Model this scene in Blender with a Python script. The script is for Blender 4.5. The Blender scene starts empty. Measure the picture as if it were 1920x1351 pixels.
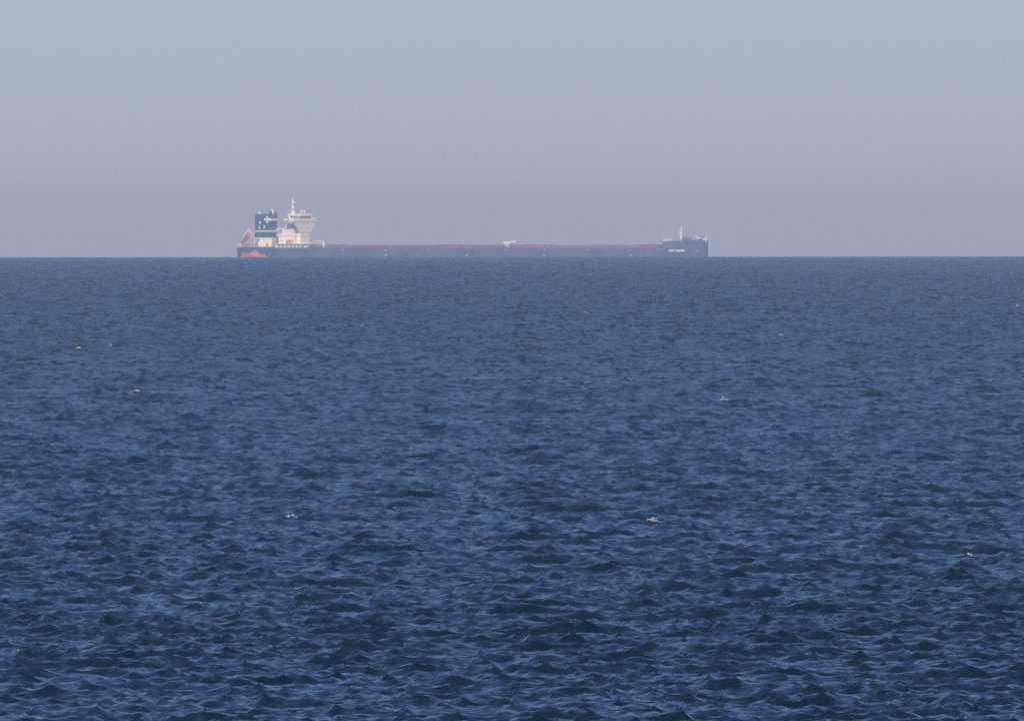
import bpy, bmesh, math, random
import numpy as np
from mathutils import Vector, Matrix

# ------------------------------------------------------------------ constants
EARTH_R = 7.3e6            # effective earth radius (with refraction), the sea curves
CAM_H = 12.0               # eye height above the sea
SHIP_D = 15000.0           # range of the ship
MPP = 0.323                # metres per photo pixel at the ship
ALPHA = MPP / SHIP_D       # radians per photo pixel (photo is 1920 wide)
DIP = math.sqrt(2 * CAM_H / EARTH_R)
SUN_EL, SUN_AZ = math.radians(25), math.radians(169)   # azimuth clockwise from +Y (view direction)

scene = bpy.context.scene
# ------------------------------------------------------------------ camera
cam_data = bpy.data.cameras.new('camera')
cam_data.sensor_width = 36.0
cam_data.lens = 36.0 / (1920 * ALPHA)
cam_data.clip_start, cam_data.clip_end = 1.0, 200000.0
cam = bpy.data.objects.new('camera', cam_data)
scene.collection.objects.link(cam)
PITCH = -DIP - (675.5 - 482.0) * ALPHA
cam.matrix_world = (Matrix.Translation((0, 0, CAM_H)) @ Matrix.Rotation(math.pi / 2 + PITCH, 4, 'X')
                    @ Matrix.Rotation(math.radians(-0.06), 4, 'Z'))
scene.camera = cam

# ------------------------------------------------------------------ sky and sun
world = bpy.data.worlds.new('World')
scene.world = world
world.use_nodes = True
wn = world.node_tree
wn.nodes.clear()
sky = wn.nodes.new('ShaderNodeTexSky')
sky.sky_type = 'NISHITA'
sky.sun_disc = False
sky.sun_elevation = SUN_EL
sky.sun_rotation = SUN_AZ
sky.altitude = 10
sky.air_density = 0.8
sky.dust_density = 0.42
sky.ozone_density = 6.0
bg = wn.nodes.new('ShaderNodeBackground')
bg.inputs['Strength'].default_value = 0.085
wout = wn.nodes.new('ShaderNodeOutputWorld')
tint = wn.nodes.new('ShaderNodeMix')          # one even tint over the whole sky: the lilac cast of the photograph
tint.data_type = 'RGBA'; tint.blend_type = 'MULTIPLY'
tint.inputs[0].default_value = 1.0
tint.inputs[7].default_value = (1.06, 0.96, 1.12, 1)
wn.links.new(sky.outputs[0], tint.inputs[6])
wn.links.new(tint.outputs[2], bg.inputs[0])
wn.links.new(bg.outputs[0], wout.inputs[0])

sun_data = bpy.data.lights.new('sun', 'SUN')
sun_data.energy = 4.5
sun_data.angle = math.radians(0.53)
sun_data.color = (1.0, 0.94, 0.88)
sun = bpy.data.objects.new('sun', sun_data)
scene.collection.objects.link(sun)
sdir = Vector((math.sin(SUN_AZ) * math.cos(SUN_EL), math.cos(SUN_AZ) * math.cos(SUN_EL), math.sin(SUN_EL)))
sun.rotation_euler = (-sdir).to_track_quat('-Z', 'Y').to_euler()
sun.location = sdir * 100

scene.view_settings.view_transform = 'Standard'
scene.view_settings.look = 'None'
scene.view_settings.exposure = 0.0
scene.view_settings.gamma = 1.0
scene.cycles.max_bounces = 5
scene.cycles.volume_bounces = 1
scene.cycles.caustics_reflective = False
scene.cycles.use_denoising = False
scene.cycles.sample_clamp_direct = 5.0
scene.cycles.sample_clamp_indirect = 3.0

# ------------------------------------------------------------------ materials
def mat(name, col, rough=0.55, noise=0.0, scale=0.15, col2=None, spec=0.4):
    m = bpy.data.materials.new(name)
    m.use_nodes = True
    nt = m.node_tree
    b = nt.nodes['Principled BSDF']
    b.inputs['Roughness'].default_value = rough
    b.inputs['Specular IOR Level'].default_value = spec
    b.inputs['Base Color'].default_value = (*col, 1)
    if noise > 0 or col2:
        tc = nt.nodes.new('ShaderNodeTexCoord')
        nz = nt.nodes.new('ShaderNodeTexNoise')
        nz.inputs['Scale'].default_value = scale
        nz.inputs['Detail'].default_value = 5
        rp = nt.nodes.new('ShaderNodeValToRGB')
        c2 = col2 or tuple(c * (1 - noise) for c in col)
        rp.color_ramp.elements[0].position = 0.38
        rp.color_ramp.elements[0].color = (*c2, 1)
        rp.color_ramp.elements[1].position = 0.62
        rp.color_ramp.elements[1].color = (*col, 1)
        nt.links.new(tc.outputs['Object'], nz.inputs['Vector'])
        nt.links.new(nz.outputs['Fac'], rp.inputs['Fac'])
        nt.links.new(rp.outputs['Color'], b.inputs['Base Color'])
    return m

M = dict(
    hull=mat('hull_paint', (0.020, 0.030, 0.065), 0.5, scale=0.06, col2=(0.060, 0.045, 0.070)),
    deck=mat('deck_paint', (0.26, 0.06, 0.05), 0.7, 0.4, 0.2),
    hatch_b=mat('hatch_paint_faded', (0.30, 0.115, 0.11), 0.7, 0.3, 0.3),
    hatch_c=mat('hatch_paint_dark', (0.19, 0.06, 0.075), 0.7, 0.35, 0.3),
    hatch=mat('hatch_paint', (0.29, 0.07, 0.078), 0.65, 0.4, 0.25),
    white=mat('white_paint', (0.87, 0.80, 0.70), 0.5, 0.10, 0.3),
    fair=mat('worn_white', (0.34, 0.34, 0.36), 0.6),
    mark=mat('white_marking', (0.82, 0.82, 0.80), 0.5),
    navy=mat('funnel_paint', (0.012, 0.026, 0.075), 0.5, 0.2, 0.3),
    glass=mat('dark_glass', (0.02, 0.025, 0.03), 0.08),
    steel=mat('grey_steel', (0.20, 0.19, 0.20), 0.6, 0.3, 0.5),
    rust=mat('rusty_iron', (0.30, 0.10, 0.08), 0.8, 0.4, 0.8),
    red=mat('lifeboat_red', (0.62, 0.05, 0.045), 0.45, 0.15, 0.6),
    boatred=mat('boat_red', (0.52, 0.12, 0.125), 0.4, 0.12, 0.5),
    black=mat('rubber_black', (0.02, 0.02, 0.022), 0.7),
    foam=mat('sea_foam', (0.74, 0.73, 0.71), 0.9, 0.4, 9.0),
)

def sea_material():
    m = bpy.data.materials.new('sea_water')
    m.use_nodes = True
    nt = m.node_tree
    b = nt.nodes['Principled BSDF']
    b.inputs['Base Color'].default_value = (0.0005, 0.012, 0.018, 1)
    b.inputs['IOR'].default_value = 1.333
    b.inputs['Roughness'].default_value = 0.30
    at = nt.nodes.new('ShaderNodeAttribute')
    at.attribute_name = 'ripple'           # slope of the ripples too small for the mesh
    nt.links.new(at.outputs['Fac'], b.inputs['Roughness'])
    tc = nt.nodes.new('ShaderNodeTexCoord')
    # gusts: patches of the sea are more ruffled than others
    gm = nt.nodes.new('ShaderNodeMapping')
    gm.inputs['Rotation'].default_value = (0, 0, math.radians(24))
    gm.inputs['Scale'].default_value = (0.035, 0.010, 1)
    gn = nt.nodes.new('ShaderNodeTexNoise')
    gn.noise_dimensions = '2D'
    gn.inputs['Scale'].default_value = 1.0
    gn.inputs['Detail'].default_value = 3.0
    gr = nt.nodes.new('ShaderNodeMapRange')
    gr.inputs['From Min'].default_value = 0.32
    gr.inputs['From Max'].default_value = 0.68
    gr.inputs['To Min'].default_value = 0.45
    gr.inputs['To Max'].default_value = 1.0
    nt.links.new(tc.outputs['Object'], gm.inputs['Vector'])
    nt.links.new(gm.outputs[0], gn.inputs['Vector'])
    nt.links.new(gn.outputs['Fac'], gr.inputs['Value'])
    an = nt.nodes.new('ShaderNodeAttribute')
    an.attribute_name = 'wave_normal'
    prev = None
    for sc, stretch, dist in ((1.3, 0.55, 0.24), (3.6, 0.65, 0.15), (9.0, 0.75, 0.07)):
        mp = nt.nodes.new('ShaderNodeMapping')
        mp.inputs['Rotation'].default_value = (0, 0, math.radians(20))
        mp.inputs['Scale'].default_value = (sc * stretch, sc, sc)
        nz = nt.nodes.new('ShaderNodeTexNoise')
        nz.noise_dimensions = '2D'
        nz.inputs['Scale'].default_value = 1.0
        nz.inputs['Detail'].default_value = 2.0
        bp = nt.nodes.new('ShaderNodeBump')
        nt.links.new(gr.outputs['Result'], bp.inputs['Strength'])
        bp.inputs['Distance'].default_value = dist
        nt.links.new(tc.outputs['Object'], mp.inputs['Vector'])
        nt.links.new(mp.outputs[0], nz.inputs['Vector'])
        nt.links.new(nz.outputs['Fac'], bp.inputs['Height'])
        nt.links.new(prev.outputs[0] if prev else an.outputs['Vector'], bp.inputs['Normal'])
        prev = bp
    nt.links.new(prev.outputs[0], b.inputs['Normal'])
    return m

# ------------------------------------------------------------------ object helpers
def link(name, mesh, material, parent=None):
    o = bpy.data.objects.new(name, mesh)
    scene.collection.objects.link(o)
    if material:
        mesh.materials.append(M[material] if isinstance(material, str) else material)
    if parent:
        o.parent = parent
    return o

def tag(o, label=None, cat=None, group=None, kind=None):
    if label: o['label'] = label
    if cat: o['category'] = cat
    if group: o['group'] = group
    if kind: o['kind'] = kind
    return o

def finish(name, bm, material, parent=None, smooth=False):
    me = bpy.data.meshes.new(name)
    bmesh.ops.recalc_face_normals(bm, faces=bm.faces)
    bm.to_mesh(me)
    bm.free()
    if smooth:
        me.shade_smooth()
    return link(name, me, material, parent)

def box(bm, x0, x1, y0, y1, z0, z1, bevel=0.0):
    vs = [bm.verts.new((x, y, z)) for x in (x0, x1) for y in (y0, y1) for z in (z0, z1)]
    fs = [(0, 1, 3, 2), (4, 6, 7, 5), (0, 4, 5, 1), (2, 3, 7, 6), (0, 2, 6, 4), (1, 5, 7, 3)]
    faces = [bm.faces.new([vs[i] for i in f]) for f in fs]
    if bevel > 0:
        es = list({e for f in faces for e in f.edges})
        bmesh.ops.bevel(bm, geom=es, offset=bevel, segments=1, affect='EDGES')

def tube(bm, p, q, r0, r1=None, n=8):
    p, q = Vector(p), Vector(q)
    r1 = r0 if r1 is None else r1
    d = (q - p).normalized()
    a = d.orthogonal().normalized()
    c = d.cross(a)
    ring = lambda o, r: [bm.verts.new(o + (a * math.cos(t) + c * math.sin(t)) * r) for t in [2 * math.pi * i / n for i in range(n)]]
    A, B = ring(p, r0), ring(q, r1)
    for i in range(n):
        bm.faces.new((A[i], A[(i + 1) % n], B[(i + 1) % n], B[i]))
    bm.faces.new(A[::-1]); bm.faces.new(B)

def ball(bm, c, r, sub=1, sc=(1, 1, 1)):
    m = Matrix.Translation(c) @ Matrix.Diagonal((sc[0], sc[1], sc[2], 1))
    bmesh.ops.create_icosphere(bm, subdivisions=sub, radius=r, matrix=m)

def prism(bm, pts, axis, a0, a1):
    """polygon pts in the plane across axis ('x' or 'y'), extruded from a0 to a1"""
    f = (lambda u, v, a: (a, u, v)) if axis == 'x' else (lambda u, v, a: (u, a, v))
    A = [bm.verts.new(f(u, v, a0)) for u, v in pts]
    B = [bm.verts.new(f(u, v, a1)) for u, v in pts]
    n = len(pts)
    for i in range(n):
        bm.faces.new((A[i], A[(i + 1) % n], B[(i + 1) % n], B[i]))
    bm.faces.new(A[::-1]); bm.faces.new(B)

def B_(name, material, parent, *boxes, bevel=0.0):
    bm = bmesh.new()
    for b in boxes:
        box(bm, *b, bevel=bevel)
    return finish(name, bm, material, parent)

def T_(name, material, parent, *tubes):
    bm = bmesh.new()
    for t in tubes:
        tube(bm, *t)
    return finish(name, bm, material, parent, True)

def rail(name, parent, pts, h=1.1, step=2.5, r=0.045, material='white'):
    bm = bmesh.new()
    for p, q in zip(pts[:-1], pts[1:]):
        p, q = Vector(p), Vector(q)
        for k in (0.4, 0.72, 1.0):
            tube(bm, p + Vector((0, 0, h * k)), q + Vector((0, 0, h * k)), r, n=4)
        n = max(1, int((q - p).length / step))
        for i in range(n + 1):
            s = p.lerp(q, i / n)
            tube(bm, s, s + Vector((0, 0, h)), r * 1.2, n=4)
    return finish(name, bm, material, parent)

# ------------------------------------------------------------------ sea
def ocean_tile(N, L, lam_lo, lam_hi, lam_peak, seed, wind, spread):
    rng = np.random.default_rng(seed)
    k1 = 2 * np.pi * np.fft.fftfreq(N, L / N)
    kx, ky = np.meshgrid(k1, k1, indexing='ij')
    k = np.hypot(kx, ky)
    k[0, 0] = 1e9
    kp = 2 * np.pi / lam_peak
    th = np.arctan2(ky, kx) - wind
    c = np.clip(np.cos(th), 0, None)
    D = c ** spread + 0.05
    P = k ** -3.9 * np.exp(-1.25 * (kp / k) ** 2) * D
    P *= (k >= 2 * np.pi / lam_hi) & (k < 2 * np.pi / lam_lo)
    H = np.sqrt(P) * (rng.standard_normal((N, N)) + 1j * rng.standard_normal((N, N)))
    h = np.fft.ifft2(H)
    dx = np.fft.ifft2(1j * kx / k * H)
    dy = np.fft.ifft2(1j * ky / k * H)
    sx = np.fft.ifft2(1j * kx * H)
    sy = np.fft.ifft2(1j * ky * H)
    return [np.real(a).astype(np.float32) for a in (h, dx, dy, sx, sy)]

WIND = math.radians(-107)     # travel direction of the waves, towards the viewer and a little left
TILES = []
def make_tiles():
    a = ocean_tile(1024, 167.0, 1.6, 60.0, 4.2, 5, WIND, 3.5)
    s = SIGMA_A / a[0].std()
    TILES.append((167.0, 0.0, [f * s for f in a]))
    b = ocean_tile(512, 43.0, 0.35, 1.6, 4.2, 9, WIND - 0.6, 1.2)
    s2 = SIGMA_B / b[0].std()
    TILES.append((43.0, 0.6, [f * s2 for f in b]))
    c = ocean_tile(256, 310.0, 9.0, 45.0, 15.0, 21, WIND + 0.35, 6.0)      # a low longer swell under the wind sea
    s3 = SIGMA_C / c[0].std()
    TILES.append((310.0, 0.0, [f * s3 for f in c]))

SIGMA_A, SIGMA_B, SIGMA_C = 0.082, 0.038, 0.045
CHOP = 1.2

def sample_sea(x, y, chop=CHOP, fade=None, slopes=False):
    """displacement (dx, dy, dz) of the sea surface at x, y (arrays)"""
    out = [np.zeros_like(x) for _ in range(5)]
    for ti, (L, rot, f) in enumerate(TILES):
        c, s = math.cos(rot), math.sin(rot)
        u = (x * c - y * s) / L
        v = (x * s + y * c) / L
        N = f[0].shape[0]
        u = (u - np.floor(u)) * N
        v = (v - np.floor(v)) * N
        i = np.floor(u).astype(np.int32); j = np.floor(v).astype(np.int32)
        fu = (u - i).astype(np.float32); fv = (v - j).astype(np.float32)
        i %= N; j %= N
        i1 = (i + 1) % N; j1 = (j + 1) % N
        def bil(a):
            return (a[i, j] * (1 - fu) * (1 - fv) + a[i1, j] * fu * (1 - fv) + a[i, j1] * (1 - fu) * fv + a[i1, j1] * fu * fv)
        h = bil(f[0]); dx = bil(f[1]); dy = bil(f[2])
        w = 1.0 if (fade is None or ti != 1) else fade
        out[2] += h * w
        # the tile is rotated: bring its horizontal displacement back
        out[0] += chop * w * (dx * c + dy * s)
        out[1] += chop * w * (-dx * s + dy * c)
        if slopes:
            gx = bil(f[3]); gy = bil(f[4])
            out[3] += gx * c + gy * s
            out[4] += -gx * s + gy * c
    return out

def build_sea():
    make_tiles()
    half = 0.5 * 1920 * ALPHA
    fine = np.linspace(-half * 1.25, half * 1.25, 500)
    step = fine[1] - fine[0]
    outer, a, g = [], fine[-1], step
    while a < math.pi:
        g *= 1.32
        a += g
        outer.append(min(a, math.pi))
    outer = np.array(outer)
    phi = np.concatenate([-outer[::-1], fine, outer])
    rows = [0.02]
    near = np.geomspace(3.0, 545.0, 60)
    rows += list(near)
    r = 548.0
    while r < 13900:
        rows.append(r)
        # row spacing grows with range, the far rows are a small fraction of a pixel each
        r += max(0.36, 0.36 * (r / 700.0) ** 1.95)
    rows += list(np.geomspace(14100, 90000, 30))
    r = np.array(rows)
    nr, nc = len(r), len(phi)
    R, PH = np.meshgrid(r, phi, indexing='ij')
    X = (R * np.sin(PH)).ravel(); Y = (R * np.cos(PH)).ravel()
    dr = np.gradient(r)
    fade = np.repeat(np.clip(1.6 - dr / 2.0, 0.0, 1.0), nc)
    out = sample_sea(X, Y, fade=fade, slopes=True)
    # waves fade out where the mesh is too coarse sideways to carry them
    cs = np.gradient(phi)
    lat = (R * cs[None, :]).ravel()
    k = np.clip(2.2 - lat / 1.5, 0.0, 1.0)
    dxr = np.repeat(np.clip(2.0 - dr / 4.0, 0.0, 1.0), nc)
    co = np.empty((nr * nc, 3), np.float32)
    co[:, 0] = X + out[0] * k * dxr
    co[:, 1] = Y + out[1] * k * dxr
    co[:, 2] = out[2] * k - R.ravel() ** 2 / (2 * EARTH_R)
    idx = np.arange(nr * nc, dtype=np.int32).reshape(nr, nc)
    q = np.stack([idx[:-1, :-1], idx[1:, :-1], idx[1:, 1:], idx[:-1, 1:]], -1).reshape(-1, 4)
    q = q[:, ::-1]
    me = bpy.data.meshes.new('sea')
    me.vertices.add(len(co))
    me.vertices.foreach_set('co', co.ravel())
    me.loops.add(q.size)
    me.loops.foreach_set('vertex_index', np.ascontiguousarray(q).ravel())
    me.polygons.add(len(q))
    me.polygons.foreach_set('loop_start', np.arange(0, q.size, 4, dtype=np.int32))
    me.update(calc_edges=True)
    me.shade_smooth()
    # roughness stands for the slopes of the waves the mesh cannot carry: more of them far out
    rough = np.repeat(np.interp(dr, [0.36, 0.8, 1.6, 3.5, 8.0, 20.0], [0.14, 0.17, 0.25, 0.31, 0.34, 0.36]), nc).astype(np.float32)
    at = me.attributes.new('ripple', 'FLOAT', 'POINT')
    at.data.foreach_set('value', rough)
    # true wave slope at every vertex, for the rows that lie further apart than the waves are long
    vn = np.empty(len(co) * 3, np.float32)
    me.vertex_normals.foreach_get('vector', vn)
    vn = vn.reshape(-1, 3)
    an = np.stack([-2.5 * out[3], -2.5 * out[4], np.ones(len(co))], -1)   # 2.5: crests are steeper than a sine wave, and only crests show at this range
    an /= np.linalg.norm(an, axis=1, keepdims=True)
    w = np.repeat(np.clip((dr - 0.5) / 1.6, 0.0, 1.0), nc)[:, None]
    nn = (vn * (1 - w) + an * w).astype(np.float32)
    at = me.attributes.new('wave_normal', 'FLOAT_VECTOR', 'POINT')
    at.data.foreach_set('vector', nn.ravel())
    o = link('sea', me, sea_material())
    tag(o, 'dark blue choppy sea reaching to the horizon', 'sea', kind='structure')
    print('sea', nr, nc, (nr - 1) * (nc - 1) * 2)
    return o

sea = build_sea()

def sea_point(px, py):
    """point of the sea surface under a photo pixel: a place on the water, in metres"""
    dep = DIP + (py - 482.0 + (960 - px) * 0.001) * ALPHA
    # h - d*dep + d^2/2R = 0
    disc = max(dep * dep - 2 * CAM_H / EARTH_R, 0.0)
    d = (dep - math.sqrt(disc)) * EARTH_R
    return (px - 960) * ALPHA * d, d

# ------------------------------------------------------------------ whitecaps: foam on single crests
def whitecap(px, py, wpx, hpx, dens, seed):
    rng = random.Random(seed)
    x, d = sea_point(px, py)
    w = wpx * ALPHA * d
    # the crest nearest to that spot
    ys = np.linspace(d - 4, d + 4, 60); xs = np.linspace(x - 0.7, x + 0.7, 15)
    G = np.meshgrid(xs, ys)
    hh = sample_sea(G[0].ravel(), G[1].ravel())[2]
    i = int(np.argmax(hh)); x, d = float(G[0].ravel()[i]), float(G[1].ravel()[i])
    bm = bmesh.new()
    n = int(95 * dens)
    P = []
    for i in range(n):
        u = rng.gauss(0, 0.28)
        P.append((x + u * w, d + rng.uniform(-0.5, 0.12) - abs(u) * 0.4))
    P = np.array(P)
    D = sample_sea(P[:, 0], P[:, 1])
    for i in range(n):
        r = rng.uniform(0.010, 0.024) * (w / 0.7) ** 0.5
        px_, py_ = P[i, 0] + D[0][i], P[i, 1] + D[1][i]
        z = D[2][i] - (px_ ** 2 + py_ ** 2) / (2 * EARTH_R)
        ball(bm, (px_ - x, py_ - d, z + r * 0.7), r, 1, (rng.uniform(1.0, 2.6), rng.uniform(1.5, 3), rng.uniform(0.5, 0.9)))
    o = finish('whitecap', bm, 'foam', sea, True)
    o.location = (x, d, 0)
    return o

CAPS = [(153, 652, 14, 6, 0.8), (208, 648, 12, 4, 0.3), (240, 737, 18, 6, 0.8), (682, 613, 7, 4, 0.6),
        (1098, 588, 12, 4, 0.6), (1462, 631, 9, 4, 0.6), (1355, 752, 22, 6, 0.4), (1217, 986, 24, 8, 0.7),
        (1775, 1048, 20, 9, 0.8), (520, 973, 34, 8, 0.28), (1112, 518, 4, 2, 0.5), (261, 517, 4, 2, 0.4), (1916, 578, 8, 3, 0.6)]
for i, c in enumerate(CAPS):
    whitecap(*c, seed=100 + i)

# ------------------------------------------------------------------ the bulk carrier
TH = math.radians(18)
ST, CT = math.sin(TH), math.cos(TH)
SHIP_L = 294.0
X0 = -160.8
def frame(d, x, ang, z=0.0):
    """Matrix of a thing floating at range d: local x is its heading"""
    return Matrix.Translation((x, d, -(x * x + d * d) / (2 * EARTH_R) + z)) @ Matrix.Rotation(-ang, 4, 'Z')
ship = bpy.data.objects.new('bulk_carrier', None)
scene.collection.objects.link(ship)
tag(ship, 'long dark blue bulk carrier with white accommodation block lying on the horizon', 'cargo ship')
ship.matrix_world = frame(SHIP_D + 45, X0 * (SHIP_D + 45) / SHIP_D, TH)

def LX(px, ly=0.0):               # photo column -> metres along the ship for a point ly off the centreline
    return ((px - 960) * MPP - X0 - ly * ST) / CT
def Z(py):                        # photo row -> metres above the waterline
    return (482.2 - py) * MPP + 0.3

HB = [(0, 18.0), (4, 20.0), (12, 21.6), (28, 22.5), (60, 22.5), (120, 22.5), (190, 22.5), (250, 22.5), (262, 22.2), (268, 21.4),
      (273, 20.2), (278, 18.2), (283, 15.2), (287, 11.8), (290.5, 7.6), (292.8, 3.8), (294, 0.5)]
def hb(x):
    return float(np.interp(x, [a for a, _ in HB], [b for _, b in HB]))
ZT = [(0, Z(463)), (20, Z(463.2)), (34, Z(465)), (60, Z(465.6)), (150, Z(465.8)), (240, Z(465.4)), (271.8, Z(464)), (272.0, Z(453.3)), (280, Z(451.4)), (294, Z(450.3))]
def ztop(x):
    return float(np.interp(x, [a for a, _ in ZT], [b for _, b in ZT]))

def loft_hull():
    xs = sorted(set([0, 2, 4, 8, 12, 20, 28, 34] + list(range(40, 250, 15)) + [250, 256, 262, 265, 268, 270, 271.8, 272.0, 274, 276, 278, 280.5, 283, 285, 287, 289, 290.5, 292, 292.8, 293.5, 294]))
    bm = bmesh.new()
    S = []
    for x in xs:
        b, zt = hb(x), ztop(x)
        # stern overhang and a little flare at the bow
        lo = b * (1.0 if 14 < x < 262 else (0.72 + 0.02 * x if x <= 14 else np.interp(x, [262, 294], [1.0, 0.55])))
        xo = 0.0
        prof = [(0.0, -7.0), (lo * 0.8, -7.0), (lo, -5.0), ((lo + b) / 2, 0.5), (b, zt * 0.6), (b, zt)]
        ring = [bm.verts.new((x, -y, z)) for y, z in prof[::-1]] + [bm.verts.new((x, y, z)) for y, z in prof[1:]]
        S.append(ring)
    for A, Bq in zip(S[:-1], S[1:]):
        for i in range(len(A) - 1):
            bm.faces.new((A[i], A[i + 1], Bq[i + 1], Bq[i]))
    bm.faces.new(S[0]); bm.faces.new(S[-1][::-1])
    h = finish('hull', bm, 'hull', ship, False)
    # decks, a little below the rail
    def deck(name, xa, xb, drop):
        bm = bmesh.new()
        R = [(x, hb(x) - 0.05, ztop(x) - drop) for x in xs if xa <= x <= xb]
        P = [bm.verts.new((x, -b, z)) for x, b, z in R]; Q = [bm.verts.new((x, b, z)) for x, b, z in R]
        for i in range(len(R) - 1):
            bm.faces.new((P[i], P[i + 1], Q[i + 1], Q[i]))
        return finish(name, bm, 'deck', ship)
    deck('main_deck', 0, 271.8, 0.12)
    deck('forecastle_deck', 272.0, 293.5, 0.5)
    B_('forecastle_bulkhead', 'hull', ship, (271.85, 271.95, -20.3, 20.3, 4, ztop(272.1) - 0.4))
    return h
hull = loft_hull()
DK = Z(465.7)

# hatches: coaming > two rolling covers
hrng = random.Random(2)
edges = [606, 641, 733, 810, 884, 955, 1030, 1108, 1187, 1249]
for a, b in zip(edges[:-1], edges[1:]):
    xa, xb = LX(a + 7, -10), LX(b - 9, -10)
    co = B_('hatch_coaming', 'hatch', ship, (xa, xb, -10.2, 10.2, DK - 0.1, DK + 1.25))
    zt = Z(458.6 + hrng.choice((-0.3, 0.0, 0.4, 0.9)))
    for s in (-1, 1):
        bm = bmesh.new()
        y0, y1 = (s * 0.08, s * 10.6) if s > 0 else (s * 10.6, s * 0.08)
        box(bm, xa - 0.5, xb + 0.5, y0, y1, DK + 1.3, zt, bevel=0.25)
        # ribs along the outer edge of the cover
        n = int((xb - xa) / 2.2)
        ys = s * 10.68
        for i in range(n):
            x = xa + (i + 0.5) * (xb - xa) / n
            box(bm, x - 0.12, x + 0.12, min(ys, ys - s * 0.2), max(ys, ys - s * 0.2) + 0.0, DK + 1.35, zt - 0.1)
        finish('hatch_cover', bm, hrng.choice(('hatch', 'hatch', 'hatch_b', 'hatch_c')), co)
    # deck gear in the gap behind the hatch: vents and a cross deck house
    xc = xb + 1.7
    B_('vent_house', 'steel', ship, (xc - 0.8, xc + 1.2, -6, -2.5, DK - 0.1, Z(460)), bevel=0.15)
    for y in (-13.5, -9.0, 8.0, 13.0):
        bm = bmesh.new()
        tube(bm, (xc, y, DK - 0.1), (xc, y, DK + 1.7), 0.35)
        tube(bm, (xc, y, DK + 1.6), (xc, y, DK + 2.1), 0.65, 0.5)
        finish('mushroom_vent', bm, 'steel', ship, False)

rail('deck_rail', ship, [(LX(604, -22), -22.3, DK - 0.1), (250, -22.3, DK - 0.05), (271, -20.6, DK + 0.3)], step=3, material='hatch', r=0.05)
rail('deck_rail', ship, [(60, 22.3, DK - 0.1), (250, 22.3, DK - 0.05), (271, 20.6, DK + 0.3)], step=3, material='hatch', r=0.05)
T_('deck_pipe', 'hatch', ship, ((44, -14.5, DK + 0.8), (268, -14.5, DK + 0.8), 0.28))
T_('deck_pipe', 'hatch', ship, ((44, -16.0, DK + 0.6), (268, -16.0, DK + 0.6), 0.2))

# hose crane amidships
mc = LX(953, -8)
crane = T_('hose_crane', 'white', ship, ((mc, -8, DK - 0.1), (mc, -8, Z(455)), 1.0, 0.9))
B_('operator_cab', 'white', crane, (mc - 2.2, mc + 2.0, -9.6, -6.4, Z(457.5), Z(453.0)), bevel=0.2)
T_('crane_jib', 'white', crane, ((mc + 1.2, -8, Z(455)), (mc + 5.4, -8, Z(452.6)), 0.6, 0.4),
   ((mc + 0.2, -8, Z(453)), (mc + 5.4, -8, Z(452.6)), 0.12))
B_('crane_platform', 'white', crane, (mc - 1.9, mc + 0.4, -9.6, -7.0, Z(460.5), Z(458.8)))

# white tug and draught marks on the ship's side
def side_plate(name, px, py, wpx, hpx, material='mark', parent=hull, skew=0.0):
    # the spot of the starboard side that shows at that photo column
    lo, hi = 0.0, 293.5
    for _ in range(50):
        m = (lo + hi) / 2
        if m * CT - hb(m) * ST < (px - 960) * MPP - X0: lo = m
        else: hi = m
    x = (lo + hi) / 2
    t = Vector((1, -(hb(x + 0.2) - hb(x - 0.2)) / 0.4, 0)).normalized()
    nrm = Vector((t.y, -t.x, 0))
    w = wpx * MPP / max(0.3, (t.x * CT + t.y * ST)) / 2
    h = hpx * MPP / 2
    c = Vector((x, -hb(x), Z(py))) + nrm * 0.06
    up = Vector((0, 0, 1))
    bm = bmesh.new()
    A = [c + t * (sx * w) + up * (sz * h) + t * (-sz * skew) for sx, sz in ((-1, -1), (1, -1), (1, 1), (-1, 1))]
    V0 = [bm.verts.new(p) for p in A]; V1 = [bm.verts.new(p - nrm * 0.05) for p in A]
    bm.faces.new(V0); bm.faces.new(V1[::-1])
    for i in range(4):
        bm.faces.new((V0[i], V1[i], V1[(i + 1) % 4], V0[(i + 1) % 4]))
    return finish(name, bm, material, parent), c, t, nrm

for px in (643.5, 724.5, 805, 877, 949, 1022, 1102, 1184):
    side_plate('fairlead', px, 468.8, 4.5 if px in (643.5, 724.5, 1102) else 3, 1.6, 'fair')
for px in (725.5, 877.5, 1021.5, 1184):
    side_plate('tug_mark', px, 478.6, 1.9, 1.9, 'mark', skew=0.25)
# the ship's name, two short words of white letters, too small to read
rng = random.Random(4)
x = 1254.2
for wd, n in enumerate((5, 7)):
    for i in range(n):
        w = 2.05
        side_plate('name_letter', x + w / 2, 470 + rng.uniform(-0.12, 0.2), w * 0.84, 3.3 - (0.5 if i % 3 == 1 else 0))
        x += w + 0.28
    x += 1.6
# anchor with its hawse pipe
pl, c, t, nrm = side_plate('anchor_recess', 1306, 470.5, 4.6, 4.6, 'rust')
bm = bmesh.new()
c = c + nrm * 0.35
tube(bm, c + t * 0.5 + Vector((0, 0, -1.1)), c - t * 1.7 + Vector((0, 0, 2.4)), 0.28, 0.22)
tube(bm, c - t * 1.3 + Vector((0, 0, -0.9)), c + t * 2.0 + Vector((0, 0, -0.7)), 0.42, 0.42)
tube(bm, c - t * 1.2 + Vector((0, 0, -0.9)), c - t * 1.5 + Vector((0, 0, 0.6)), 0.42, 0.15)
tube(bm, c + t * 1.9 + Vector((0, 0, -0.7)), c + t * 1.2 + Vector((0, 0, 0.8)), 0.42, 0.15)
finish('anchor', bm, 'rust', ship)
side_plate('anchor_chain_streak', 1299.5, 463.5, 1.1, 5.5, 'steel', skew=-0.7)

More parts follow.
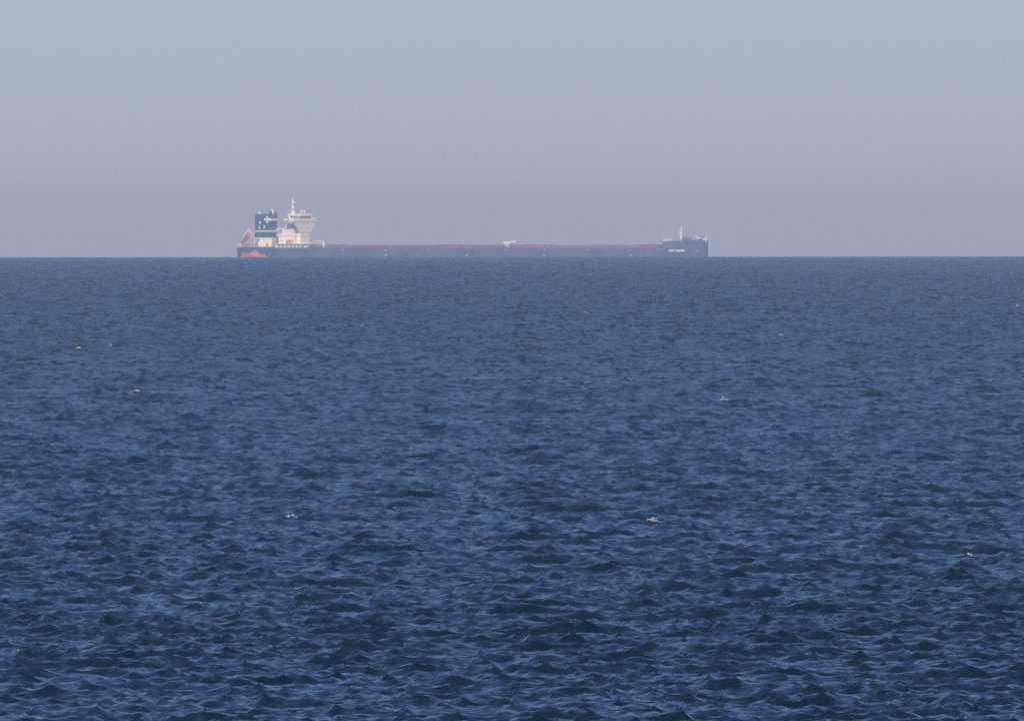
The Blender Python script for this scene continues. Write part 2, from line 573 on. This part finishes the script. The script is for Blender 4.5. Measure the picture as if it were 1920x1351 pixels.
# forecastle gear
FZ = ztop(280) - 0.5
fx = LX(1277.3)
fm = T_('foremast', 'white', ship, ((fx, 0, FZ), (fx, 0, Z(436.3)), 0.78, 0.66), ((fx + 0.1, 0, Z(436.3)), (fx + 0.4, 0, Z(425)), 0.34, 0.26))
B_('crosstree', 'white', fm, (fx - 1.3, fx + 1.0, -1.6, 1.6, Z(439.8), Z(439.0)))
B_('mast_lamp', 'white', fm, (fx - 0.9, fx + 0.6, -0.4, 0.4, Z(434.2), Z(433.2)))
for ly, p in ((-7, 1292), (5, 1286)):
    wx = LX(p, ly)
    w = B_('windlass', 'rust', ship, (wx - 3.5, wx + 3.2, ly - 1.8, ly + 1.8, FZ, FZ + 0.6))
    T_('drum', 'rust', w, ((wx, ly - 1.7, FZ + 1.4), (wx, ly + 1.7, FZ + 1.4), 1.15, 1.15, 12))
    B_('gearbox', 'rust', w, (wx - 2.8, wx - 1.2, ly - 1.3, ly + 1.3, FZ + 0.55, FZ + 1.9), bevel=0.15)
rail('forecastle_rail', ship, [(272.3, -20.2, FZ + 0.1), (274.5, -19.6, FZ + 0.3), (277, -18.5, FZ + 0.5)], step=1.2, r=0.09)
B_('bollard', 'white', ship, (272.6, 273.4, -19.2, -18.0, FZ, FZ + 1.3), bevel=0.1)
B_('bollard', 'white', ship, (274.2, 275.0, -18.6, -17.4, FZ, FZ + 1.4), bevel=0.1)
cx0, cx1 = LX(1314.5, -3), LX(1302.5, -3)
T_('stores_derrick', 'white', ship, ((cx0, -3, Z(450.2)), (cx1, -3, Z(442)), 0.5, 0.24))
jx = LX(1324.5)
jm = T_('jackstaff', 'white', ship, ((jx, 0, FZ), (jx, 0, Z(440)), 0.2, 0.12))
B_('bow_fairlead', 'white', ship, (jx - 1.6, jx + 0.9, -2.2, 2.2, FZ + 0.1, Z(447.8)), bevel=0.2)
B_('breakwater', 'hull', ship, (LX(1314), LX(1318), -6, 6, FZ, Z(448.4)))

# aft deck: mooring winches, lifeboat ramp
AZ = Z(463.2) - 0.05
for px, ly in ((458, -12), (466, -11), (462, 6)):
    wx = LX(px, ly)
    w = B_('mooring_winch', 'rust', ship, (wx - 1.4, wx + 1.4, ly - 1.6, ly + 1.6, AZ, AZ + 0.5))
    T_('drum', 'rust', w, ((wx, ly - 1.5, AZ + 1.0), (wx, ly + 1.5, AZ + 1.0), 0.75, 0.75, 12))
rail('stern_rail', ship, [(LX(480, -20), -21.6, AZ), (4, -19.6, AZ), (0.4, -17.5, AZ), (0.4, 17.5, AZ)], step=2, r=0.05)

# free-fall lifeboat on its steep ramp
ry = -5.0
ax, az = LX(448.5, ry), Z(456.5)
bx_, bz = LX(470, ry), Z(428.5)
rd = Vector((bx_ - ax, 0, bz - az)).normalized()
rn = Vector((rd.z, 0, -rd.x))            # below the ramp line, forward and down
P0 = Vector((ax, ry, az))
RL = (Vector((bx_, ry, bz)) - P0).length
def on(s, off, y=0.0): return P0 + rd * s + rn * off + Vector((0, y, 0))
ramp = T_('lifeboat_ramp', 'white', ship, (on(0, 0, -1.9), on(RL, 0, -1.9), 0.24), (on(0, 0, 1.9), on(RL, 0, 1.9), 0.24),
          (on(0, 0, -1.9), on(0, 0, 1.9), 0.15), (on(RL, 0, -1.9), on(RL, 0, 1.9), 0.15), (on(RL * 0.5, 0, -1.9), on(RL * 0.5, 0, 1.9), 0.12))
T_('ramp_post', 'white', ramp, (on(0.3, 0, -1.9), Vector((ax + 0.3, ry - 1.9, AZ)), 0.3))
T_('ramp_post', 'white', ramp, (on(0.3, 0, 1.9), Vector((ax + 0.3, ry + 1.9, AZ)), 0.3))
T_('ramp_strut', 'white', ramp, (on(RL * 0.62, 0.4, -1.9), Vector((LX(482, ry), ry - 1.9, Z(447.5))), 0.14))
T_('ramp_strut', 'white', ramp, (on(RL * 0.84, 0.4, 1.9), Vector((LX(481, ry), ry + 1.9, Z(440))), 0.14))
for y in (-1.4, 1.4):
    T_('boarding_arm', 'white', ramp, (on(RL * 0.86, 0.2, y), on(RL * 0.80, 3.2, y), 0.22))

lifeboat = bpy.data.objects.new('lifeboat', None)
scene.collection.objects.link(lifeboat)
tag(lifeboat, 'red enclosed lifeboat tilted nose down on the white ramp at the ship\'s stern', 'lifeboat')
mrot = Matrix((( -rd.x, 0, -rn.x, 0), (0, 1, 0, 0), (-rd.z, 0, -rn.z, 0), (0, 0, 0, 1)))
lifeboat.matrix_world = ship.matrix_world @ Matrix.Translation(on(RL * 0.46, 1.45)) @ mrot
def loft_boat(secs, closed_top=True):
    """secs: (x, half width, z keel, z gunwale, z top, half width top)"""
    bm = bmesh.new()
    S = []
    for x, w, zk, zg, zt, wt in secs:
        S.append([bm.verts.new(p) for p in ((x, 0, zk), (x, -w * 0.75, zk + (zg - zk) * 0.35), (x, -w, zg), (x, -wt, zt), (x, wt, zt), (x, w, zg), (x, w * 0.75, zk + (zg - zk) * 0.35))])
    n = len(S[0])
    for A, Bq in zip(S[:-1], S[1:]):
        for i in range(n):
            bm.faces.new((A[i], A[(i + 1) % n], Bq[(i + 1) % n], Bq[i]))
    bm.faces.new(S[0]); bm.faces.new(S[-1][::-1])
    return bm
finish('hull', loft_boat([(-4.2, 1.0, -0.9, 0.1, 0.6, 0.8), (-3.4, 1.35, -1.1, 0.1, 1.0, 0.9), (0, 1.45, -1.15, 0.1, 0.9, 1.0), (2.6, 1.2, -1.0, 0.15, 0.7, 0.7), (4.3, 0.2, -0.3, 0.2, 0.35, 0.1)]), 'red', lifeboat, True)
B_('cockpit', 'red', lifeboat, (-3.6, -2.0, -0.75, 0.75, 0.7, 1.75), bevel=0.2)
B_('window', 'glass', lifeboat, (-2.01, -1.97, -0.55, 0.55, 1.15, 1.5))
B_('rubbing_strake', 'black', lifeboat, (-3.3, 2.0, -1.5, -1.38, 0.02, 0.18))

# funnel casing
fy0, fy1 = -6.0, 6.0
x_a, x_b = LX(478.5, fy0), LX(509, fy0)     # forward face adds the rest of the width
fun = bmesh.new()
box(fun, x_a, x_b, fy0, fy1, Z(445), Z(401), bevel=0.35)
fun = finish('funnel', fun, 'navy', ship)
B_('funnel_top', 'navy', fun, (LX(505, fy0), x_b - 0.1, fy0 + 0.1, fy1 - 0.1, Z(401.2), Z(397.2)), bevel=0.2)
for (p, y, py, r) in ((487, -3, 396.5, 0.45), (511, -2.5, 393, 0.65), (508, 1.5, 394.5, 0.4), (494, 2, 398.5, 0.35)):
    xx = LX(p, y)
    T_('exhaust_pipe', 'mark' if r > 0.4 else 'steel', fun, ((xx + 0.5, y, Z(402)), (xx + 0.3, y, Z(py + 2.5)), r), ((xx + 0.3, y, Z(py + 2.5)), (xx - 0.6, y, Z(py)), r))
def funnel_plate(name, pts, y=fy0, parent=fun):
    bm = bmesh.new()
    prism(bm, [(LX(px, y), Z(py)) for px, py in pts], 'y', y - 0.12, y - 0.03)
    return finish(name, bm, 'mark', parent)
# emblem: three petals and a tapering bar that runs on round the corner
em = funnel_plate('emblem_petal', [(499.2, 405.6), (504, 405.6), (503.2, 408.6), (500.6, 408.6)])
funnel_plate('emblem_petal', [(495.5, 411), (497, 408.8), (500, 410), (500, 412.4), (497, 413.4)])
funnel_plate('emblem_petal', [(500.6, 413.2), (503.4, 413.2), (504.4, 417), (502, 417.6), (499.6, 415.6)])
funnel_plate('emblem_disc', [(500.3, 408.9), (503.3, 408.9), (504.4, 411), (503.3, 412.9), (500.4, 412.9), (500.2, 411)])
funnel_plate('emblem_bar', [(504.7, 408.8), (508.8, 409), (508.8, 414), (504.7, 413.6)])
bm = bmesh.new()
prism(bm, [(fy0 + 0.2, Z(409)), (fy1 - 0.3, Z(409.8)), (fy1 - 0.3, Z(412.8)), (fy0 + 0.2, Z(414))], 'x', x_b + 0.03, x_b + 0.12)
finish('emblem_bar', bm, 'mark', fun)
funnel_plate('louvre', [(486.6, 415.2), (489.6, 415), (490.2, 419), (487.2, 419.4)])
funnel_plate('louvre', [(485.2, 423.8), (487.6, 424), (489, 428.4), (486.6, 428.6)])
funnel_plate('louvre', [(495.2, 421.6), (497.2, 421.4), (496.8, 427.6), (495, 427.8)])
B_('funnel_platform', 'white', fun, (LX(480, fy0) , x_b + 1.2, fy0 - 1.2, fy1 + 1.0, Z(434.6), Z(433.9)))
rail('platform_rail', fun, [(LX(480, fy0 - 1.2), fy0 - 1.15, Z(434)), (x_b + 1.1, fy0 - 1.15, Z(434)), (x_b + 1.1, fy1 + 0.9, Z(434))], h=0.75, step=0.8, r=0.10)
# engine casing beneath the funnel, and the frame that carries the overhang
ey = -7.0
cas = B_('engine_casing', 'white', ship, (LX(487.5, ey), LX(510, ey), ey, 7.0, AZ, Z(446.2)), bevel=0.15)
B_('casing_roof', 'white', cas, (LX(477.2, ey), LX(511, ey), ey - 0.3, 7.3, Z(446.4), Z(445.1)))
T_('roof_post', 'white', cas, ((LX(477.8, ey), ey, AZ), (LX(477.8, ey), ey, Z(446.3)), 0.24))
T_('roof_post', 'white', cas, ((LX(477.8, 6), 6, AZ), (LX(477.8, 6), 6, Z(446.3)), 0.24))
B_('casing_vent', 'white', cas, (LX(485.8, ey), LX(492, ey), ey - 1.6, ey - 0.05, AZ, Z(452.5)), bevel=0.3)
B_('casing_door', 'steel', cas, (LX(500, ey), LX(503, ey), ey - 0.06, ey - 0.01, AZ + 0.3, AZ + 2.3))
for p in (497, 505):
    ball_bm = bmesh.new(); ball(ball_bm, (LX(p, -10), -10, AZ + 0.8), 0.85, 2, (1.3, 1, 0.9)); finish('deck_locker', ball_bm, 'white', ship, True)

# accommodation: stepped block aft, tower with the bridge in front
sy = -9.0
bm = bmesh.new()
box(bm, LX(522.8, sy), LX(563.9, sy), sy, 9.0, Z(464), Z(437.1), bevel=0.12)
acc = finish('accommodation_block', bm, 'white', ship)
B_('aft_block', 'white', acc, (LX(523, -14), LX(554, -14), -14.0, -8.5, Z(464), Z(437.25)), bevel=0.1)
B_('upper_block', 'white', acc, (LX(528.5, -14), LX(552, -14), -14.0, 8.8, Z(437.3), Z(428.2)), bevel=0.12)
B_('stair_tower', 'white', acc, (LX(536.2, -15), LX(544.8, -15), -15.0, 4, Z(428.4), Z(419.6)), bevel=0.12)
tx0, tx1 = LX(550, sy), LX(563.9, sy)
tower = B_('bridge_tower', 'white', acc, (tx0, tx1 + 0.25, sy + 0.3, 8.7, Z(437.3), Z(415.4)), bevel=0.1)
# wing supports: trapezoid plates either side of the tower front
for s in (-1, 1):
    bm = bmesh.new()
    prism(bm, [(s * 8.6, Z(438)), (s * 8.6, Z(415.6)), (s * 20.0, Z(415.6)), (s * 18.2, Z(423)), (s * 12.5, Z(431))], 'x', tx1 - 0.6, tx1 + 0.2)
    finish('wing_support', bm, 'white', acc)
# small windows in the front of the tower
for lv in range(5):
    z = Z(453 - lv * 8.2)
    for i in range(6):
        y = -7 + i * 2.8
        B_('window', 'glass', acc, (tx1 + 0.24, tx1 + 0.29, y - 0.3, y + 0.3, z, z + 0.7) if lv > 1 else (tx1 - 0.01, tx1 + 0.05, y - 0.3, y + 0.3, z, z + 0.7))
for lv, (p0, p1, n) in enumerate(((527, 561, 8), (527, 561, 8), (531, 549, 5))):
    z = Z(452 - lv * 9)
    for i in range(n):
        pp = p0 + (p1 - p0) * i / (n - 1)
        wy = -14.0 if pp < 553 else sy
        xx = LX(pp, wy)
        B_('window', 'glass', acc, (xx - 0.25, xx + 0.25, wy - 0.05, wy - 0.005, z, z + 0.5))
# bridge: deck with wings, wheelhouse, windows, roof
bx1 = tx1 + 0.5
bridge = B_('bridge_deck', 'white', ship, (bx1 - 3.2, bx1, -22.4, 22.4, Z(415.6), Z(414.4)))
for bw in ((bx1 - 0.15, bx1, -22.4, 22.4, Z(414.5), Z(409.8)), (bx1 - 3.2, bx1 - 3.05, -22.4, -11.3, Z(414.5), Z(410.5)), (bx1 - 3.2, bx1 - 3.05, 11.3, 22.4, Z(414.5), Z(410.5)),
   (bx1 - 3.04, bx1 - 0.16, -22.4, -22.25, Z(414.5), Z(410)), (bx1 - 3.04, bx1 - 0.16, 22.25, 22.4, Z(414.5), Z(410))):
    B_('wing_bulwark', 'white', bridge, bw)
for s in (-1, 1):
    y0, y1 = sorted((s * 22.3, s * 19.2))
    B_('wing_cab', 'white', bridge, (bx1 - 2.95, bx1 - 0.2, y0 + 0.2, y1 - 0.2, Z(414.4), Z(408.2)), bevel=0.1)
wx0, wx1 = LX(546, -11), bx1 - 0.4
wh = B_('wheelhouse', 'white', bridge, (wx0, wx1, -11.2, 11.2, Z(414.4), Z(404.6)), bevel=0.1)
n = 13
for i in range(n):
    y = -10.2 + i * 20.4 / (n - 1)
    B_('window', 'glass', wh, (wx1 - 0.02, wx1 + 0.05, y - 0.66, y + 0.66, Z(408.9), Z(405.7)))
for i in range(3):
    xx = wx1 - 1.2 - i * 1.7
    B_('window', 'glass', wh, (xx - 0.6, xx + 0.6, -11.26, -11.19, Z(408.6), Z(405.9)))
B_('roof_overhang', 'white', wh, (wx0 - 0.6, wx1 + 0.9, -12.2, 12.2, Z(404.8), Z(403.6)))
rail('roof_rail', wh, [(wx0, -12, Z(403.7)), (wx1 + 0.7, -12, Z(403.7)), (wx1 + 0.7, 12, Z(403.7)), (wx0, 12, Z(403.7))], h=1.1, step=1.0, r=0.10)
B_('roof_housing', 'white', wh, (wx1 - 4.0, wx1 - 0.5, -2, 9, Z(403.7), Z(400.6)), bevel=0.15)
for p, y in ((565.5, 4), (571.5, 6)):
    xx = LX(p, y)
    d = bmesh.new(); ball(d, (xx, y, Z(396.6)), 0.75, 2); finish('satellite_dome', d, 'white', wh, True)
    T_('dome_post', 'white', wh, ((xx, y, Z(403)), (xx, y, Z(398)), 0.25))
# aft wing brackets showing left of the wheelhouse
T_('wing_brace', 'white', bridge, ((LX(541, -20), -20, Z(402.5)), (LX(546, -20), -20, Z(414)), 0.6))
B_('wing_locker', 'white', bridge, (LX(533.5, -21), LX(540, -21), -22.3, -19.4, Z(413.8), Z(409.6)), bevel=0.2)
# radar mast on the wheelhouse roof
mx, my = LX(549.5, -3), -3.0
mast = bmesh.new()
for k, (z0, z1, w0, w1) in enumerate(((405, 392, 1.55, 1.15), (392, 382, 1.0, 0.75), (382, 374, 0.55, 0.42), (374, 369.0, 0.3, 0.18))):
    tube(mast, (mx, my, Z(z0)), (mx, my, Z(z1)), w0, w1, 8)
mast = finish('radar_mast', mast, 'white', wh)
B_('radar_platform', 'white', mast, (mx - 1.3, mx + 1.8, my - 1.8, my + 1.8, Z(392.6), Z(391.8)))
B_('radar_scanner', 'white', mast, (mx + 0.6, mx + 1.0, my - 2.4, my + 2.4, Z(390.6), Z(389.4)))
T_('radar_post', 'white', mast, ((mx + 0.8, my, Z(392)), (mx + 0.8, my, Z(390.4)), 0.25))
B_('radar_platform', 'white', mast, (mx - 1.0, mx + 1.3, my - 1.5, my + 1.5, Z(383), Z(382.3)))
B_('radar_scanner', 'white', mast, (mx + 0.7, mx + 1.05, my - 2.0, my + 2.0, Z(381), Z(380)))
T_('radar_post', 'white', mast, ((mx + 0.85, my, Z(382.4)), (mx + 0.85, my, Z(380.6)), 0.2))
T_('yardarm', 'white', mast, ((mx, my - 3.2, Z(386.5)), (mx, my + 3.2, Z(386.5)), 0.12), ((mx + 1.6, my, Z(378)), (mx, my, Z(378)), 0.12))
T_('whip_aerial', 'white', mast, ((mx - 0.9, my, Z(392)), (mx - 1.1, my, Z(384)), 0.06), ((mx + 1.5, my, Z(383)), (mx + 1.6, my, Z(377)), 0.06))
B_('signal_house', 'white', wh, (mx - 2.4, mx + 1.8, my - 2.2, my + 2.4, Z(403.7), Z(399.8)), bevel=0.15)

# open stairs and balconies between funnel and accommodation
for i, (p0, p1, y0, y1) in enumerate(((518.5, 527.5, 433.2, 428.4), (519.5, 527, 442.5, 439.8), (516.5, 524.5, 451, 447.2), (516.5, 524, 460.5, 453.5))):
    bc = B_('balcony', 'white', acc, (LX(p0, -8), LX(p1, -8), -8.6 + 0.1 * i, 5, Z(y0), Z(y0 - 1.0)))
    rail('balcony_rail', acc, [(LX(p0, -8), -8.4 + 0.1 * i, Z(y0 - 1)), (LX(p1, -8), -8.4 + 0.1 * i, Z(y0 - 1))], h=(y0 - y1) * MPP, step=0.7, r=0.11)
    if i < 3:
        T_('balcony_stair', 'white', acc, ((LX(p0 + 1, -7), -7, Z(y0)), (LX(p1 - 1.5, -7), -7, Z(y0 + 9)), 0.25))
# low deck house under the tower, wider than it
B_('lower_deck_house', 'white', ship, (LX(517, -17), LX(566, -17), -17.0, 17.0, Z(464.2), Z(457.6)), bevel=0.1)
B_('boat_deck', 'white', ship, (LX(521, -18.5), LX(572, -18.5), -18.6, 18.6, Z(457.5), Z(456.5)))
rail('boat_deck_rail', ship, [(LX(521, -18.5), -18.5, Z(456.6)), (LX(572, -18.5), -18.5, Z(456.6)), (LX(572, -18.5), 18.5, Z(456.6))], h=1.0, step=1.5, r=0.06)
for i, p in enumerate((523, 530, 537, 545, 552, 559)):
    B_('deck_house_door', 'steel', ship, (LX(p, -17) , LX(p + 2.6, -17), -17.1, -17.02, Z(463.6), Z(458.4)))
for i, p in enumerate((526, 533.5, 541, 549, 556, 564, 571, 578)):
    T_('deck_stanchion', 'fair', ship, ((LX(p, -19.5), -19.5, Z(465)), (LX(p, -19.5), -19.5, Z(461.2)), 0.4))
B_('fan_house', 'white', ship, (LX(566.5, -12), LX(578, -12), -14.5, -7, Z(464.5), Z(459.8)), bevel=0.15)
B_('fan_house', 'white', ship, (LX(575, 8), LX(586, 8), 4, 11, Z(464.5), Z(459.5)), bevel=0.15)
# stores crane just ahead of the accommodation
px_, pz = LX(608, -16), Z(465)
pc = T_('stores_crane', 'white', ship, ((px_, -16, pz), (px_, -16, Z(453)), 0.55, 0.45))
T_('crane_jib', 'white', pc, ((px_, -16, Z(453)), (LX(603, -16), -16, Z(451)), 0.32), ((LX(603, -16), -16, Z(451)), (LX(588, -16), -16, Z(452.6)), 0.3, 0.2))
T_('crane_rest', 'steel', pc, ((LX(590, -16), -16, pz), (LX(590, -16), -16, Z(452.8)), 0.2))
for y in (-13, -9):
    T_('fuel_pipe', 'steel', ship, ((LX(583, y), y, Z(462)), (LX(604, y), y, Z(461)), 0.6))

# rescue boat on the boat deck
rb = bpy.data.objects.new('rescue_boat', None)
scene.collection.objects.link(rb)
tag(rb, 'small dark red rescue boat stowed on deck against the white accommodation block', 'rescue boat')
rb.matrix_world = ship.matrix_world @ Matrix.Translation((LX(544.5, -15), -15.0, Z(454.4)))
finish('hull', loft_boat([(-1.9, 0.9, -0.5, 0.5, 0.75, 0.8), (-0.8, 1.1, -0.6, 0.55, 0.8, 0.95), (0.8, 1.05, -0.6, 0.6, 0.85, 0.9), (2.1, 0.15, 0.0, 0.7, 0.9, 0.1)]), 'red', rb, True)
B_('canopy', 'red', rb, (-1.6, 0.2, -0.7, 0.7, 0.7, 1.55), bevel=0.25)
for p in (541, 548):
    T_('boat_cradle', 'white', ship, ((LX(p, -15), -15, Z(456.6)), (LX(p, -15), -15, Z(455)), 0.2))
T_('boat_davit', 'white', ship, ((LX(549.5, -15), -13.5, Z(456.6)), (LX(549.5, -15), -13.8, Z(448)), 0.2), ((LX(549.5, -15), -13.8, Z(448)), (LX(546, -15), -15, Z(447.6)), 0.16))

# ------------------------------------------------------------------ red pilot boat under the stern
BD = SHIP_D - 60
boat = bpy.data.objects.new('pilot_boat', None)
scene.collection.objects.link(boat)
tag(boat, 'small bright red pilot boat close under the stern of the bulk carrier', 'boat')
k = BD / SHIP_D
boat.matrix_world = frame(BD, (478 - 960) * MPP * k, math.radians(180 - 8)) @ Matrix.Diagonal((1, 1, 1, 1))
# local x is the heading (towards the left of the picture)
finish('hull', loft_boat([(-8.4, 2.1, -0.8, 1.0, 1.1, 2.0), (-6, 2.4, -0.9, 1.0, 1.15, 2.3), (0, 2.5, -0.9, 1.25, 1.45, 2.4), (4, 2.3, -0.8, 1.7, 1.9, 2.2), (6.8, 1.3, -0.5, 2.2, 2.3, 1.2), (8.3, 0.12, 0.2, 2.5, 2.55, 0.1)]), 'boatred', boat, True)
cab = bmesh.new()
prism(cab, [(-3.2, 1.2), (5.0, 1.75), (3.2, 2.9), (1.6, 3.15), (0.9, 4.3), (-1.0, 4.4), (-1.9, 3.0)], 'y', -1.7, 1.7)
cab = finish('wheelhouse', cab, 'boatred', boat)
for x in (-1.3, -0.3):
    for s in (-1, 1):
        B_('window', 'glass', cab, (x - 0.38, x + 0.38, s * 1.71 - 0.02, s * 1.71 + 0.02, 3.5, 4.15))
T_('mast', 'boatred', cab, ((-0.6, 0, 4.4), (-0.8, 0, 6.2), 0.14, 0.08), ((-0.7, -0.8, 5.3), (-0.7, 0.8, 5.3), 0.07))
T_('aerial', 'mark', cab, ((0.3, 0.7, 4.4), (0.2, 0.7, 5.6), 0.05))
rail('bow_rail', boat, [(4.2, -2.1, 1.9), (6.6, -1.2, 2.3), (8.1, 0, 2.5), (6.6, 1.2, 2.3), (3.5, 2.1, 1.8)], h=0.9, step=0.9, r=0.05, material='boatred')
for y in (-1, 1):
    T_('fender', 'black', boat, ((-8.2, y * 2.2, 0.95), (4, y * 2.4, 1.4), 0.16))
B_('engine_box', 'boatred', boat, (-6.2, -3.4, -1.2, 1.2, 1.0, 1.9), bevel=0.15)

# foam at the bow of the ship and round the small boat, lying on the water
def wash(name, mw, pts, seed, parent):
    rng = random.Random(seed)
    bm = bmesh.new()
    for (x, y, sx, n, r) in pts:
        for i in range(n):
            rr = r * rng.uniform(0.5, 1.2)
            ball(bm, (x + rng.uniform(-sx, sx), y + rng.uniform(-0.8, 0.8), rr * 0.25), rr, 1, (rng.uniform(1, 2.4), 1.2, 0.55))
    o = finish(name, bm, 'foam', parent, True)
    o.matrix_world = mw
    return o
bpy.context.view_layer.update()
wash('bow_foam', ship.matrix_world, [(290, -13, 4, 24, 0.5), (296, -4, 2, 14, 0.5), (282, -18, 4, 14, 0.4)], 3, sea)
wash('boat_wash', boat.matrix_world, [(8.0, 1.5, 1.2, 10, 0.6), (-9.5, 0, 1.6, 16, 0.5)], 8, sea)

# ------------------------------------------------------------------ haze
hm = bpy.data.materials.new('sea_haze')
hm.use_nodes = True
nt = hm.node_tree
nt.nodes.clear()
vo = nt.nodes.new('ShaderNodeVolumePrincipled')
vo.inputs['Color'].default_value = (0.50, 0.69, 1.0, 1)
vo.inputs['Absorption Color'].default_value = (0.72, 0.66, 1, 1)
vo.inputs['Density'].default_value = 6.4e-5
vo.inputs['Anisotropy'].default_value = 0.05
mo = nt.nodes.new('ShaderNodeOutputMaterial')
nt.links.new(vo.outputs[0], mo.inputs['Volume'])
bm = bmesh.new()
box(bm, -90500, 90500, -90500, 90500, -90000 ** 2 / (2 * EARTH_R) - 1.0, 40)
hz = finish('haze', bm, hm)
tag(hz, 'pale blue sea haze that veils the ship and the horizon', 'haze', kind='stuff')
